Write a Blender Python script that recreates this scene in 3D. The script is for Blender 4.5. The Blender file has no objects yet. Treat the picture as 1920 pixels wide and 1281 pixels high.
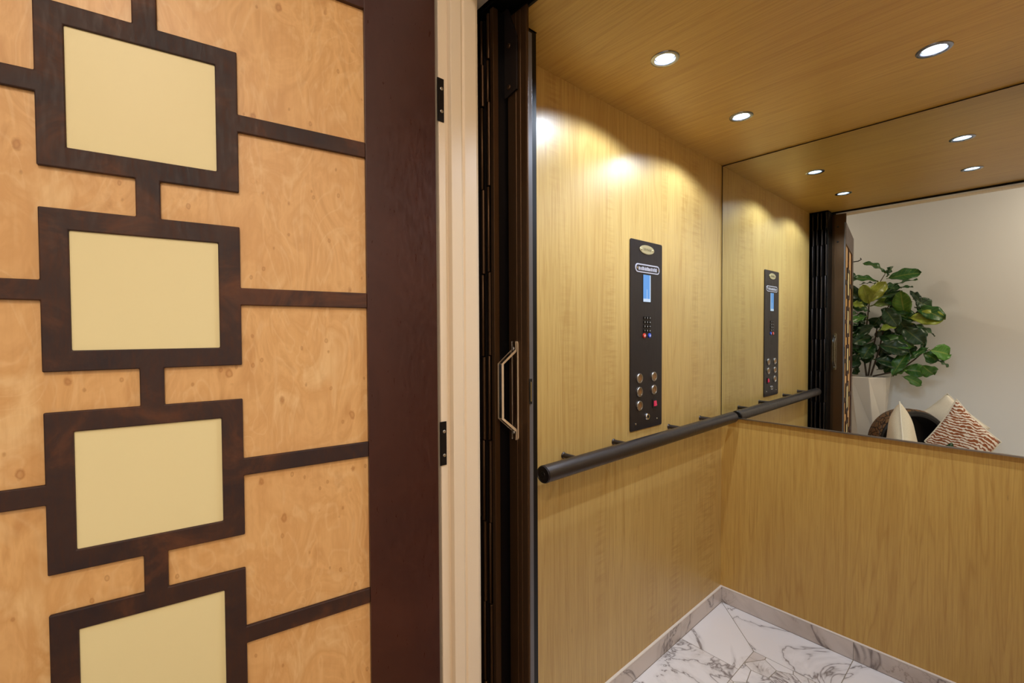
import bpy, bmesh, math, random
from mathutils import Vector, Matrix
random.seed(7)
PI = math.pi
S = bpy.context.scene
COL = S.collection

# ------------------------------------------------------------------ camera
EYE = 1.334
F_PX = 843.12
YAW, PITCH, ROLL = 0.84929, -0.02192, -0.00473
cd = bpy.data.cameras.new('camera'); cam = bpy.data.objects.new('camera', cd); COL.objects.link(cam)
cd.sensor_width = 36.0; cd.sensor_fit = 'HORIZONTAL'; cd.lens = F_PX / 1920 * 36.0
cd.clip_start = 0.02
a = Vector((-math.sin(YAW) * math.cos(PITCH), math.cos(YAW) * math.cos(PITCH), math.sin(PITCH)))
r = Vector((math.cos(YAW), math.sin(YAW), 0)); u = r.cross(a)
r2 = r * math.cos(ROLL) + u * math.sin(ROLL); u2 = -r * math.sin(ROLL) + u * math.cos(ROLL)
cam.matrix_world = Matrix(((r2.x, u2.x, -a.x, 0), (r2.y, u2.y, -a.y, 0), (r2.z, u2.z, -a.z, EYE), (0, 0, 0, 1)))
S.camera = cam

# ------------------------------------------------------------------ world, exposure
w = bpy.data.worlds.new('world'); S.world = w; w.use_nodes = True
w.node_tree.nodes['Background'].inputs[0].default_value = (0.9, 0.95, 1.0, 1)
w.node_tree.nodes['Background'].inputs[1].default_value = 0.3
S.view_settings.view_transform = 'Standard'; S.view_settings.look = 'None'
S.view_settings.gamma = 1.0; S.view_settings.use_curve_mapping = False
S.view_settings.exposure = 0.0
P_SPOT = 19.0      # each cab downlight
P_HALL = 16.0      # each added hallway fill light
C_SPOT = (0.72, 0.84, 1.0)
C_HALL = (1.0, 0.83, 0.66)

# ------------------------------------------------------------------ helpers
def srgb(r, g, b):
    f = lambda c: ((c / 255) / 12.92 if c / 255 <= 0.04045 else (((c / 255) + 0.055) / 1.055) ** 2.4)
    return (f(r), f(g), f(b), 1)

def put(o, label=None, cat=None, group=None, kind=None):
    if label: o['label'] = label
    if cat: o['category'] = cat
    if group: o['group'] = group
    if kind: o['kind'] = kind
    return o

def empty(name, loc=(0, 0, 0), rz=0):
    o = bpy.data.objects.new(name, None); COL.objects.link(o)
    o.location = loc; o.rotation_euler = (0, 0, rz); o.empty_display_size = 0.1
    return o

class MB:
    def __init__(s): s.bm = bmesh.new()
    def box(s, x0, x1, y0, y1, z0, z1):
        v = [s.bm.verts.new((x, y, z)) for x in (x0, x1) for y in (y0, y1) for z in (z0, z1)]
        for f in ((0, 1, 3, 2), (4, 6, 7, 5), (0, 4, 5, 1), (2, 3, 7, 6), (0, 2, 6, 4), (1, 5, 7, 3)):
            s.bm.faces.new([v[i] for i in f])
        return s
    def prism(s, pts, fn, t):
        """pts 2d outline; fn(a,b,depth) -> 3d; extruded over depth 0..t"""
        A = [s.bm.verts.new(fn(p[0], p[1], 0)) for p in pts]
        B = [s.bm.verts.new(fn(p[0], p[1], t)) for p in pts]
        n = len(pts)
        s.bm.faces.new(A[::-1]); s.bm.faces.new(B)
        for i in range(n): s.bm.faces.new((A[i], A[(i + 1) % n], B[(i + 1) % n], B[i]))
        return s
    def tube(s, path, rad, seg=12, cap=True, closed=False):
        path = [Vector(p) for p in path]; n = len(path)
        if not isinstance(rad, (list, tuple)): rad = [rad] * n
        rings = []; up = None
        for i, p in enumerate(path):
            if closed: d = path[(i + 1) % n] - path[i - 1]
            else: d = path[min(i + 1, n - 1)] - path[max(i - 1, 0)]
            d.normalize()
            if up is None: up = Vector((0, 0, 1)) if abs(d.z) < 0.9 else Vector((1, 0, 0))
            x = up.cross(d).normalized(); y = d.cross(x).normalized(); up = y
            rings.append([s.bm.verts.new(p + (x * math.cos(2 * PI * k / seg) + y * math.sin(2 * PI * k / seg)) * rad[i]) for k in range(seg)])
        m = n if closed else n - 1
        for i in range(m):
            A, B = rings[i], rings[(i + 1) % n]
            for k in range(seg): s.bm.faces.new((A[k], A[(k + 1) % seg], B[(k + 1) % seg], B[k]))
        if cap and not closed:
            s.bm.faces.new(rings[0][::-1]); s.bm.faces.new(rings[-1])
        return s
    def lathe(s, prof, axis_o=(0, 0, 0), axis=(0, 0, 1), seg=40, capends=True):
        """prof: list of (radius, height along axis)"""
        o = Vector(axis_o); d = Vector(axis).normalized()
        t = Vector((0, 0, 1)) if abs(d.z) < 0.9 else Vector((1, 0, 0))
        x = t.cross(d).normalized(); y = d.cross(x)
        rings = []
        for (rr, h) in prof:
            rr = max(rr, 1e-5)
            rings.append([s.bm.verts.new(o + d * h + (x * math.cos(2 * PI * k / seg) + y * math.sin(2 * PI * k / seg)) * rr) for k in range(seg)])
        for A, B in zip(rings, rings[1:]):
            for k in range(seg): s.bm.faces.new((A[k], A[(k + 1) % seg], B[(k + 1) % seg], B[k]))
        if capends:
            s.bm.faces.new(rings[0][::-1]); s.bm.faces.new(rings[-1])
        return s
    def build(s, name, mat, parent=None, smooth=False, bevel=0, bseg=2, recalc=True, dissolve=False):
        if dissolve: bmesh.ops.dissolve_limit(s.bm, angle_limit=0.01, verts=s.bm.verts, edges=s.bm.edges)
        if recalc: bmesh.ops.recalc_face_normals(s.bm, faces=s.bm.faces)
        me = bpy.data.meshes.new(name); s.bm.to_mesh(me); s.bm.free()
        if smooth:
            for p in me.polygons: p.use_smooth = True
        o = bpy.data.objects.new(name, me); COL.objects.link(o)
        if mat: me.materials.append(mat)
        if parent: o.parent = parent
        if bevel:
            m = o.modifiers.new('bevel', 'BEVEL'); m.width = bevel; m.segments = bseg; m.limit_method = 'ANGLE'; m.angle_limit = 0.6
            m.harden_normals = False
        if smooth == 'auto' or (smooth and not bevel):
            try:
                me.set_sharp_from_angle(angle=math.radians(40))
            except Exception: pass
        return o

def text(name, body, size, mat, parent, loc, rot, extrude=0.0003):
    c = bpy.data.curves.new(name, 'FONT'); c.body = body; c.size = size; c.extrude = extrude
    c.align_x = 'CENTER'; c.align_y = 'CENTER'
    tmp = bpy.data.objects.new(name, c); COL.objects.link(tmp)
    dg = bpy.context.evaluated_depsgraph_get(); me = bpy.data.meshes.new_from_object(tmp.evaluated_get(dg))
    bpy.data.objects.remove(tmp); o = bpy.data.objects.new(name, me); COL.objects.link(o)
    me.materials.clear(); me.materials.append(mat)
    o.parent = parent; o.location = loc; o.rotation_euler = rot
    return o

def rrect(c0, c1, w_, h_, rr, n=6):
    out = []
    for (sx, sy, a0) in ((1, 1, 0), (-1, 1, 90), (-1, -1, 180), (1, -1, 270)):
        for k in range(n + 1):
            an = math.radians(a0 + 90 * k / n); out.append((c0 + sx * (w_ / 2 - rr) + rr * math.cos(an), c1 + sy * (h_ / 2 - rr) + rr * math.sin(an)))
    return out

# ------------------------------------------------------------------ materials
class NT:
    def __init__(s, name):
        s.m = bpy.data.materials.new(name); s.m.use_nodes = True
        s.t = s.m.node_tree; s.b = s.t.nodes['Principled BSDF']
    def n(s, typ, **kw):
        nd = s.t.nodes.new(typ)
        for k, v in kw.items():
            if k.startswith('i_'):
                key = k[2:]; key = int(key) if key.isdigit() else key.replace('_', ' ')
                nd.inputs[key].default_value = v
            else: setattr(nd, k, v)
        return nd
    def l(s, a_, b_): s.t.links.new(a_, b_)
    def coord(s, scale=(1, 1, 1), rot=(0, 0, 0), loc=(0, 0, 0), which='Object'):
        tc = s.n('ShaderNodeTexCoord'); mp = s.n('ShaderNodeMapping')
        mp.inputs['Scale'].default_value = scale; mp.inputs['Rotation'].default_value = rot; mp.inputs['Location'].default_value = loc
        s.l(tc.outputs[which], mp.inputs['Vector']); return mp.outputs[0]
    def noise(s, vec, scale, detail=4, rough=0.5, dist=0.0):
        nd = s.n('ShaderNodeTexNoise'); s.l(vec, nd.inputs['Vector'])
        nd.inputs['Scale'].default_value = scale; nd.inputs['Detail'].default_value = detail
        nd.inputs['Roughness'].default_value = rough; nd.inputs['Distortion'].default_value = dist
        return nd.outputs['Fac']
    def ramp(s, fac, stops, interp='LINEAR'):
        nd = s.n('ShaderNodeValToRGB'); nd.color_ramp.interpolation = interp
        e = nd.color_ramp.elements
        while len(e) < len(stops): e.new(0.5)
        for el, (p, c) in zip(e, stops): el.position = p; el.color = c if len(c) == 4 else (*c, 1)
        s.l(fac, nd.inputs['Fac']); return nd.outputs['Color']
    def mix(s, fac, a_, b_, mode='MIX'):
        nd = s.n('ShaderNodeMix', data_type='RGBA', blend_type=mode)
        for val, sock in ((fac, nd.inputs[0]), (a_, nd.inputs[6]), (b_, nd.inputs[7])):
            if isinstance(val, (int, float, tuple)): sock.default_value = val
            else: s.l(val, sock)
        return nd.outputs[2]
    def math(s, op, a_, b_=0.0, clamp=False):
        nd = s.n('ShaderNodeMath', operation=op); nd.use_clamp = clamp
        for val, sock in ((a_, nd.inputs[0]), (b_, nd.inputs[1])):
            if isinstance(val, (int, float)): sock.default_value = val
            else: s.l(val, sock)
        return nd.outputs[0]
    def bump(s, h, strength=0.2, dist=0.001):
        nd = s.n('ShaderNodeBump'); nd.inputs['Strength'].default_value = strength; nd.inputs['Distance'].default_value = dist
        s.l(h, nd.inputs['Height']); s.l(nd.outputs[0], s.b.inputs['Normal'])

def plain(name, col, rough=0.5, metal=0.0, spec=0.5, **kw):
    t = NT(name); t.b.inputs['Base Color'].default_value = col; t.b.inputs['Roughness'].default_value = rough
    t.b.inputs['Metallic'].default_value = metal; t.b.inputs['Specular IOR Level'].default_value = spec
    for k, v in kw.items(): t.b.inputs[k.replace('_', ' ')].default_value = v
    return t.m

def glow(name, col, strength):
    t = NT(name); t.b.inputs['Base Color'].default_value = (0, 0, 0, 1)
    t.b.inputs['Emission Color'].default_value = col; t.b.inputs['Emission Strength'].default_value = strength
    return t.m

def maple(name, base, dark, grain='z', rough=0.3, coat=0.0, curl=0.0, seed=0.0):
    """plain sliced maple veneer, grain along z or x"""
    t = NT(name)
    st = (1, 1, 0.035) if grain == 'z' else (0.035, 1, 1)
    v = t.coord(st, loc=(seed, seed * 1.7, seed * .3))
    fine = t.noise(v, 190, 3, 0.6)
    mid = t.noise(v, 60, 5, 0.65, 0.4)
    st2 = (1, 1, 0.05) if grain == 'z' else (0.05, 1, 1)
    big = t.noise(t.coord(st2, loc=(seed + 3, 1, seed)), 5.5, 3, 0.55, 0.6)
    # cathedral lines : thin dark contours of a stretched noise
    ring = t.math('PINGPONG', t.math('MULTIPLY', big, 20.0), 0.5)
    line = t.ramp(ring, [(0.0, (1, 1, 1)), (0.10, (0.25, 0.25, 0.25)), (0.22, (0, 0, 0)), (1.0, (0, 0, 0))])
    f1 = t.ramp(mid, [(0.30, (0, 0, 0)), (0.72, (1, 1, 1))])
    c = t.mix(t.math('MULTIPLY', f1, 0.30), base, dark)
    c = t.mix(t.math('MULTIPLY', t.ramp(fine, [(0.42, (0, 0, 0)), (0.75, (1, 1, 1))]), 0.42), c, dark)
    c = t.mix(t.math('MULTIPLY', line, 0.32), c, dark)
    # broad tonal figure
    tone = t.noise(t.coord((1, 1, 0.35) if grain == 'z' else (0.35, 1, 1), loc=(seed, 4, 2)), 3.0, 2, 0.5)
    c = t.mix(t.math('MULTIPLY', t.ramp(tone, [(0.35, (0, 0, 0)), (0.7, (1, 1, 1))]), 0.22), c, dark)
    if curl:
        cv = t.noise(t.coord((1.2, 1.2, 9) if grain == 'z' else (9, 1, 1), loc=(2, seed, 0)), 9, 2, 0.5, 0.3)
        msk = t.ramp(t.noise(t.coord((5, 5, .5)), 1.4, 1), [(0.54, (0, 0, 0)), (0.68, (1, 1, 1))])
        c = t.mix(t.math('MULTIPLY', t.math('MULTIPLY', t.ramp(cv, [(0.4, (0, 0, 0)), (0.65, (1, 1, 1))]), msk), curl), c, dark)
    # pin flecks
    vo = t.n('ShaderNodeTexVoronoi'); t.l(t.coord((1, 1, 0.22) if grain == 'z' else (0.22, 1, 1), loc=(seed, 0, 0)), vo.inputs['Vector']); vo.inputs['Scale'].default_value = 11
    fl = t.ramp(vo.outputs['Distance'], [(0.0, (1, 1, 1)), (0.035, (0, 0, 0))])
    c = t.mix(t.math('MULTIPLY', fl, 0.5), c, (0.10, 0.05, 0.02, 1))
    t.l(c, t.b.inputs['Base Color'])
    t.b.inputs['Roughness'].default_value = rough
    t.b.inputs['Coat Weight'].default_value = coat; t.b.inputs['Coat Roughness'].default_value = 0.24
    t.bump(fine, 0.06, 0.0008)
    return t.m

def birdseye():
    t = NT('quilted_maple')
    v = t.coord((1, 1, 0.5))
    wv = t.noise(v, 15, 4, 0.55, 1.4)
    c = t.ramp(wv, [(0.28, srgb(214, 160, 98)), (0.44, srgb(238, 190, 126)), (0.54, srgb(226, 174, 110)), (0.70, srgb(246, 206, 146))])
    soft = t.noise(t.coord((1, 1, .7), loc=(5, 0, 2)), 3.5, 2, .5, .4)
    c = t.mix(t.math('MULTIPLY', t.ramp(soft, [(0.35, (0, 0, 0)), (0.7, (1, 1, 1))]), .35), c, srgb(226, 176, 122))
    ring = t.math('PINGPONG', t.math('MULTIPLY', t.noise(t.coord((1.5, 1.5, 0.6), loc=(3, 1, 0)), 7.0, 2, 0.5, 2.0), 5), 0.5)
    ln = t.ramp(ring, [(0.0, (1, 1, 1)), (0.14, (0, 0, 0))])
    c = t.mix(t.math('MULTIPLY', ln, 0.24), c, srgb(250, 218, 164))
    for sc, keep0, st, seed in ((24, .42, .75, 0), (46, .50, .6, 3)):
        vo = t.n('ShaderNodeTexVoronoi'); t.l(t.coord((1, 1, 0.6), loc=(seed, seed, seed)), vo.inputs['Vector']); vo.inputs['Scale'].default_value = sc
        d = t.math('ADD', vo.outputs['Distance'], t.math('MULTIPLY', t.math('SUBTRACT', t.noise(t.coord(), 90, 2), .5), .16))
        eye = t.ramp(d, [(0.0, (.5, .5, .5)), (0.05, (.6, .6, .6)), (0.09, (1, 1, 1)), (0.15, (0, 0, 0))])
        sr = t.n('ShaderNodeSeparateColor'); t.l(vo.outputs['Color'], sr.inputs[0])
        keep = t.ramp(sr.outputs[0], [(keep0, (0, 0, 0)), (keep0 + .04, (1, 1, 1))])
        c = t.mix(t.math('MULTIPLY', t.math('MULTIPLY', eye, keep), st), c, srgb(184, 124, 66))
    fine = t.noise(t.coord((1, 1, 0.10)), 160, 3, 0.6)
    c = t.mix(t.math('MULTIPLY', t.ramp(fine, [(0.45, (0, 0, 0)), (0.8, (1, 1, 1))]), 0.30), c, srgb(208, 152, 94))
    t.l(c, t.b.inputs['Base Color']); t.b.inputs['Roughness'].default_value = 0.38
    return t.m

def bronze_brush(name, c1, c2, c3, rough=0.42, sc=1.0):
    t = NT(name)
    v = t.coord((1, 1, 1))
    n1 = t.noise(v, 9 * sc, 5, 0.65, 0.8); n2 = t.noise(t.coord((3, 3, 0.6), rot=(0, 0.6, 0)), 45, 3, 0.7)
    c = t.ramp(n1, [(0.30, c1), (0.52, c2), (0.72, c3)])
    c = t.mix(t.math('MULTIPLY', t.ramp(n2, [(0.5, (0, 0, 0)), (0.8, (1, 1, 1))]), 0.35), c, c3)
    t.l(c, t.b.inputs['Base Color']); t.b.inputs['Roughness'].default_value = rough
    t.l(t.ramp(n2, [(0.3, (rough - .08,) * 3), (0.8, (rough + .15,) * 3)]), t.b.inputs['Roughness'])
    return t.m

def marble(name, base, tint):
    t = NT(name)
    tc = t.n('ShaderNodeTexCoord'); at = t.n('ShaderNodeAttribute', attribute_name='rnd')
    vm = t.n('ShaderNodeVectorMath', operation='MULTIPLY_ADD'); t.l(at.outputs['Vector'], vm.inputs[0]); vm.inputs[1].default_value = (7, 9, 5)
    t.l(tc.outputs['Object'], vm.inputs[2]); v = vm.outputs[0]
    n0 = t.noise(v, 2.3, 5, 0.58, 1.3)
    ve = t.math('ABSOLUTE', t.math('SUBTRACT', n0, 0.5))
    vein = t.ramp(ve, [(0.0, (1, 1, 1)), (0.005, (0.55, 0.55, 0.55)), (0.016, (0.14, 0.14, 0.14)), (0.06, (0, 0, 0))])
    n1 = t.noise(v, 7.0, 5, 0.6, 1.6)
    ve2 = t.ramp(t.math('ABSOLUTE', t.math('SUBTRACT', n1, 0.47)), [(0.0, (0.7, 0.7, 0.7)), (0.012, (0.15, 0.15, 0.15)), (0.04, (0, 0, 0))])
    cl = t.ramp(t.noise(v, 3.0, 3, 0.5, 0.6), [(0.56, (0, 0, 0)), (0.70, (1, 1, 1))])
    c = t.mix(t.math('MULTIPLY', cl, 0.42), base, tint)
    c = t.mix(t.math('MULTIPLY', vein, 0.85), c, srgb(104, 90, 86))
    c = t.mix(t.math('MULTIPLY', t.math('MULTIPLY', ve2, cl), 0.9), c, srgb(110, 84, 62))
    br = t.math('MULTIPLY', at.outputs['Fac'], 0.55)
    c = t.mix(t.ramp(br, [(0.45, (0, 0, 0)), (0.55, (.5, .5, .5))]), c, srgb(190, 172, 158), 'MULTIPLY')
    t.l(c, t.b.inputs['Base Color']); t.b.inputs['Roughness'].default_value = 0.16
    return t.m

def plaster(name, col, rough=0.75):
    t = NT(name); n = t.noise(t.coord(), 60, 4, 0.6)
    t.b.inputs['Base Color'].default_value = col; t.b.inputs['Roughness'].default_value = rough
    t.bump(n, 0.08, 0.001); return t.m

def metal_paint(name, col, rough, metal=0.6):
    t = NT(name); n = t.noise(t.coord((1, 1, 0.06)), 120, 3, 0.6)
    t.l(t.ramp(n, [(0.3, (rough - .06,) * 3), (0.7, (rough + .08,) * 3)]), t.b.inputs['Roughness'])
    t.b.inputs['Base Color'].default_value = col; t.b.inputs['Metallic'].default_value = metal
    return t.m

M = {}
M['maple_left'] = maple('maple_veneer_side', srgb(209, 177, 108), srgb(162, 120, 58), 'z', 0.38, 0.12, 0.40, 0.0)
M['maple_back'] = maple('maple_veneer_back', srgb(211, 171, 91), srgb(162, 113, 45), 'z', 0.38, 0.12, 0.0, 5.0)
M['maple_ceil'] = maple('maple_veneer_ceiling', srgb(206, 168, 90), srgb(164, 120, 54), 'x', 0.38, 0.15, 0.0, 9.0)
M['quilt'] = birdseye()
M['fret'] = bronze_brush('bronze_fretwork_lacquer', srgb(36, 21, 26), srgb(58, 33, 24), srgb(98, 56, 30), 0.60)
M['stile'] = bronze_brush('dark_walnut_lacquer', srgb(60, 30, 25), srgb(66, 33, 25), srgb(76, 40, 30), 0.34, 0.4)
M['cream'] = plain('cream_glass', srgb(247, 234, 180), 0.42)
M['jamb'] = plain('white_gloss_paint', srgb(241, 224, 198), 0.35)
M['hall'] = plaster('hall_wall_paint', srgb(222, 221, 221))
M['black'] = plain('black_plastic', srgb(14, 13, 14), 0.5)
M['hinge'] = plain('black_hinge_metal', srgb(26, 24, 26), 0.42, 0.5)
M['gate'] = metal_paint('bronze_anodised_gate', srgb(86, 62, 40), 0.36, 0.7)
M['gate_dark'] = metal_paint('dark_bronze_folds', srgb(52, 44, 42), 0.42, 0.6)
M['post_sheen'] = plain('post_side_painted_sheen', srgb(104, 104, 110), 0.35, 0.3)  # lighter grey paints in the cab reflection on the post's side
M['track'] = plain('black_track_metal', srgb(16, 15, 18), 0.4, 0.5)
M['rail'] = metal_paint('oil_rubbed_bronze_rail', srgb(72, 66, 64), 0.36, 0.75)
M['chrome'] = plain('chrome', srgb(205, 208, 214), 0.14, 1.0)
M['ring'] = plain('dark_chrome_ring', srgb(165, 170, 185), 0.2, 1.0)
M['steel'] = plain('brushed_steel', srgb(190, 186, 180), 0.3, 1.0)
M['brass'] = plain('brass_badge', srgb(200, 188, 146), 0.3, 0.5)
M['plate'] = metal_paint('dark_bronze_plate', srgb(52, 46, 46), 0.40, 0.55)
M['mirror'] = plain('silvered_glass', (0.78, 0.82, 0.77, 1), 0.0, 1.0)
M['mirror_edge'] = plain('dark_mirror_edge', srgb(18, 15, 12), 0.5)
M['marble'] = marble('calacatta_marble', srgb(240, 235, 234), srgb(196, 180, 162))
M['marble_base'] = marble('marble_skirting', srgb(216, 204, 196), srgb(172, 150, 132))
M['data'] = plain('satin_nickel', srgb(196, 196, 210), 0.38, 0.35)
M['acr_edge'] = plain('acrylic_edge_painted_glint', srgb(250, 225, 190), 0.2, 0, 0.5, Transmission_Weight=0.35)  # cream colour stands in for light caught along the clear edges
M['grout'] = plain('pale_grout', srgb(150, 138, 120), 0.8)
M['cap'] = plain('white_edge_profile', srgb(235, 225, 215), 0.3)
M['oak'] = maple('hall_oak_boards', srgb(178, 140, 98), srgb(130, 92, 58), 'x', 0.4, 0.0, 0.0, 2.0)
M['acrylic'] = plain('clear_acrylic', (1, 1, 1, 1), 0.02, 0, 0.5, Transmission_Weight=1.0, IOR=1.49)
M['lens'] = glow('led_lens', (0.72, 0.86, 1.0, 1), 7.0)
M['fill_lens'] = glow('warm_fill_lens', (1.0, 0.84, 0.66, 1), 8.0)
M['screen'] = glow('lcd_screen', srgb(105, 170, 245), 0.85)
M['screen_light'] = glow('lcd_pale', srgb(205, 225, 250), 0.95)
M['red'] = plain('red_key', srgb(205, 50, 30), 0.3)
M['blue'] = plain('blue_key', srgb(30, 75, 190), 0.3)
M['keyblack'] = plain('black_key', srgb(14, 14, 16), 0.25)
M['legend'] = plain('white_legend', srgb(220, 220, 225), 0.4)
M['pink'] = glow('lit_red_rocker', srgb(225, 50, 85), 0.7)
M['amber'] = plain('button_face', srgb(150, 120, 84), 0.35, 0.7)
M['amber_mark'] = glow('button_mark', srgb(215, 120, 50), 0.5)

# ------------------------------------------------------------------ key dimensions (metres)
XL, XR = -0.9714, 0.16       # cab side walls
YB, YM = 2.2215, 2.2076      # cab back veneer, mirror face
YF = 0.857                   # front edge of the cab
ZC = 2.13                    # cab ceiling
JX0, JX1 = -0.847, 0.145     # doorway sides
HY = 0.55                    # hallway face of the front wall
REAR = -1.05                 # far wall of the hallway

def struct(o, label=None, cat=None): return put(o, label, cat, kind='structure')

# ------------------------------------------------------------------ cab shell
o = MB().box(XL - .02, XL, YF, YB + .02, 0, ZC + .02).build('wall_left', M['maple_left'])
struct(o, 'glossy maple veneer elevator wall carrying the black control panel and handrail', 'wall')
o = MB().box(XL, XR, YB, YB + .02, 0, ZC + .02).build('wall_back', M['maple_back'])
struct(o, 'honey maple veneer elevator wall below the mirror', 'wall')
o = MB().box(XR, XR + .02, YF, YB + .02, 0, ZC + .02).build('wall_right', M['maple_back'])
struct(o, 'maple veneer elevator wall out of view on the right', 'wall')
# ceiling panel with four round openings
LX = (-0.703, -0.178); LY = (1.2196, 1.7591)
def ceiling_mesh():
    mb = MB(); bm = mb.bm; R = .031; seg = 32
    xs = [XL, (LX[0] + LX[1]) / 2, XR]; ys = [YF, (LY[0] + LY[1]) / 2, YB]
    for i in range(2):
        for j in range(2):
            cx, cy = LX[i], LY[j]; x0, x1, y0, y1 = xs[i], xs[i + 1], ys[j], ys[j + 1]
            inn, out, top = [], [], []
            for k in range(seg):
                an = 2 * PI * k / seg; c, s_ = math.cos(an), math.sin(an)
                inn.append(bm.verts.new((cx + R * c, cy + R * s_, ZC)))
                top.append(bm.verts.new((cx + R * c, cy + R * s_, ZC + .018)))
                tx = ((x1 - cx) / c if c > 0 else (x0 - cx) / c) if abs(c) > 1e-6 else 1e9
                ty = ((y1 - cy) / s_ if s_ > 0 else (y0 - cy) / s_) if abs(s_) > 1e-6 else 1e9
                q = min(tx, ty); out.append(bm.verts.new((cx + q * c, cy + q * s_, ZC)))
            for k in range(seg):
                n = (k + 1) % seg
                bm.faces.new((inn[k], out[k], out[n], inn[n])); bm.faces.new((inn[k], inn[n], top[n], top[k]))
            # corner triangles
            for (X, Y) in ((x0, y0), (x1, y0), (x0, y1), (x1, y1)):
                best = None
                an = math.atan2(Y - cy, X - cx) % (2 * PI); k = int(an / (2 * PI) * seg) % seg
                bm.faces.new((out[k], bm.verts.new((X, Y, ZC)), out[(k + 1) % seg]))
    vs = [bm.verts.new(p) for p in ((-.866, .765, ZC), (XR, .765, ZC), (XR, YF, ZC), (-.866, YF, ZC))]
    bm.faces.new(vs)
    return mb
o = ceiling_mesh().build('ceiling', M['maple_ceil'], recalc=False)
struct(o, 'amber maple veneer elevator ceiling with recessed lights', 'ceiling')
o = MB().box(XL - .05, XR + .05, YF - .0, YB + .05, ZC + .045, ZC + .06).build('ceiling_top', M['black'])
struct(o)
o = MB().box(XL, -.866, YF - .004, YF - .0005, ZC - .0005, ZC + .05).box(-.866, XR, .758, .7645, ZC - .011, ZC + .05).build('trim_1', M['track']); struct(o)

# ---- cab floor : marble slabs set in grout, mosaic field in the middle
def clip(poly, px, py, nx, ny):
    out = []
    for i in range(len(poly)):
        A, B = poly[i], poly[(i + 1) % len(poly)]
        da = (A[0] - px) * nx + (A[1] - py) * ny; db = (B[0] - px) * nx + (B[1] - py) * ny
        if da <= 0: out.append(A)
        if (da < 0 < db) or (db < 0 < da):
            t = da / (da - db); out.append((A[0] + t * (B[0] - A[0]), A[1] + t * (B[1] - A[1])))
    return out
def inset(poly, d):
    n = len(poly); ar = sum(poly[i][0] * poly[(i + 1) % n][1] - poly[(i + 1) % n][0] * poly[i][1] for i in range(n))
    res = list(poly)
    for i in range(n):
        A, B = poly[i], poly[(i + 1) % n]; ex, ey = B[0] - A[0], B[1] - A[1]; L = math.hypot(ex, ey)
        if L < 1e-6: continue
        nx, ny = (ey / L, -ex / L) if ar > 0 else (-ey / L, ex / L)
        res = clip(res, A[0] - nx * d, A[1] - ny * d, nx, ny)
        if len(res) < 3: return []
    return res
def tiled(polys, name, mat, fn, t, parent=None):
    """polys: list of 2d polygons -> slabs with a per-slab random attribute"""
    mb = MB(); bm = mb.bm; rn = random.Random(11)
    lay = bm.faces.layers.float_vector.new('rnd') if False else None
    cols = []
    for q in polys:
        nf = len(bm.faces); mb.prism(q, fn, t)
        c = (rn.random(), rn.random(), rn.random())
        cols += [c] * (len(bm.faces) - nf)
    bm.faces.ensure_lookup_table()
    o = mb.build(name, mat, parent)
    at = o.data.attributes.new('rnd', 'FLOAT_VECTOR', 'FACE')
    for i, c in enumerate(cols): at.data[i].vector = c
    return o
IX0, IX1, IY0, IY1 = -0.7225, 0.16 - .24, 0.95 + .15, 1.9665
g = .0028
BX, BY = -0.9624, 2.2125
polys = []
polys.append([(BX, BY), (IX0, IY1), (IX0, 1.815), (BX, 1.815)])
y = 1.815
while y > IY0: polys.append([(BX, y), (IX0, y), (IX0, max(y - .61, IY0)), (BX, max(y - .61, IY0))]); y -= .61
polys.append([(BX, BY), (-0.436, BY), (-0.436, IY1), (IX0, IY1)])
polys.append([(-0.436, BY), (XR, BY), (IX1, IY1), (-0.436, IY1)])
polys.append([(XR, BY), (XR, 1.6), (IX1, 1.6), (IX1, IY1)])
polys.append([(XR, 1.6), (XR, IY0), (IX1, IY0), (IX1, 1.6)])
polys.append([(BX, IY0), (-.45, IY0), (-.45, YF), (BX, YF)]); polys.append([(-.45, IY0), (XR, IY0), (XR, YF), (-.45, YF)])
rn = random.Random(4); pts = []
s_ = .092
for i in range(-1, 13):
    for j in range(-1, 13):
        pts.append((IX0 + (i + .5 * (j % 2)) * s_ + rn.uniform(-.026, .026), IY1 - j * s_ * .9 + rn.uniform(-.026, .026)))
for i, p in enumerate(pts):
    q = [(IX0, IY0), (IX1, IY0), (IX1, IY1), (IX0, IY1)]
    for k, p2 in enumerate(pts):
        if k == i or math.hypot(p2[0] - p[0], p2[1] - p[1]) > .3: continue
        q = clip(q, (p[0] + p2[0]) / 2, (p[1] + p2[1]) / 2, p2[0] - p[0], p2[1] - p[1])
        if len(q) < 3: break
    if len(q) >= 3: polys.append(q)
polys = [q for q in (inset(p, g * .5) for p in polys) if len(q) >= 3]
fl = tiled(polys, 'floor', M['marble'], lambda a_, b_, d: (a_, b_, -.006 + d), .006)
struct(fl, 'white veined marble elevator floor with polygon mosaic centre', 'floor')
o = MB().box(XL, XR, YF, YB, -.05, -.0015).build('floor_grout', M['grout']); struct(o)
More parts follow.
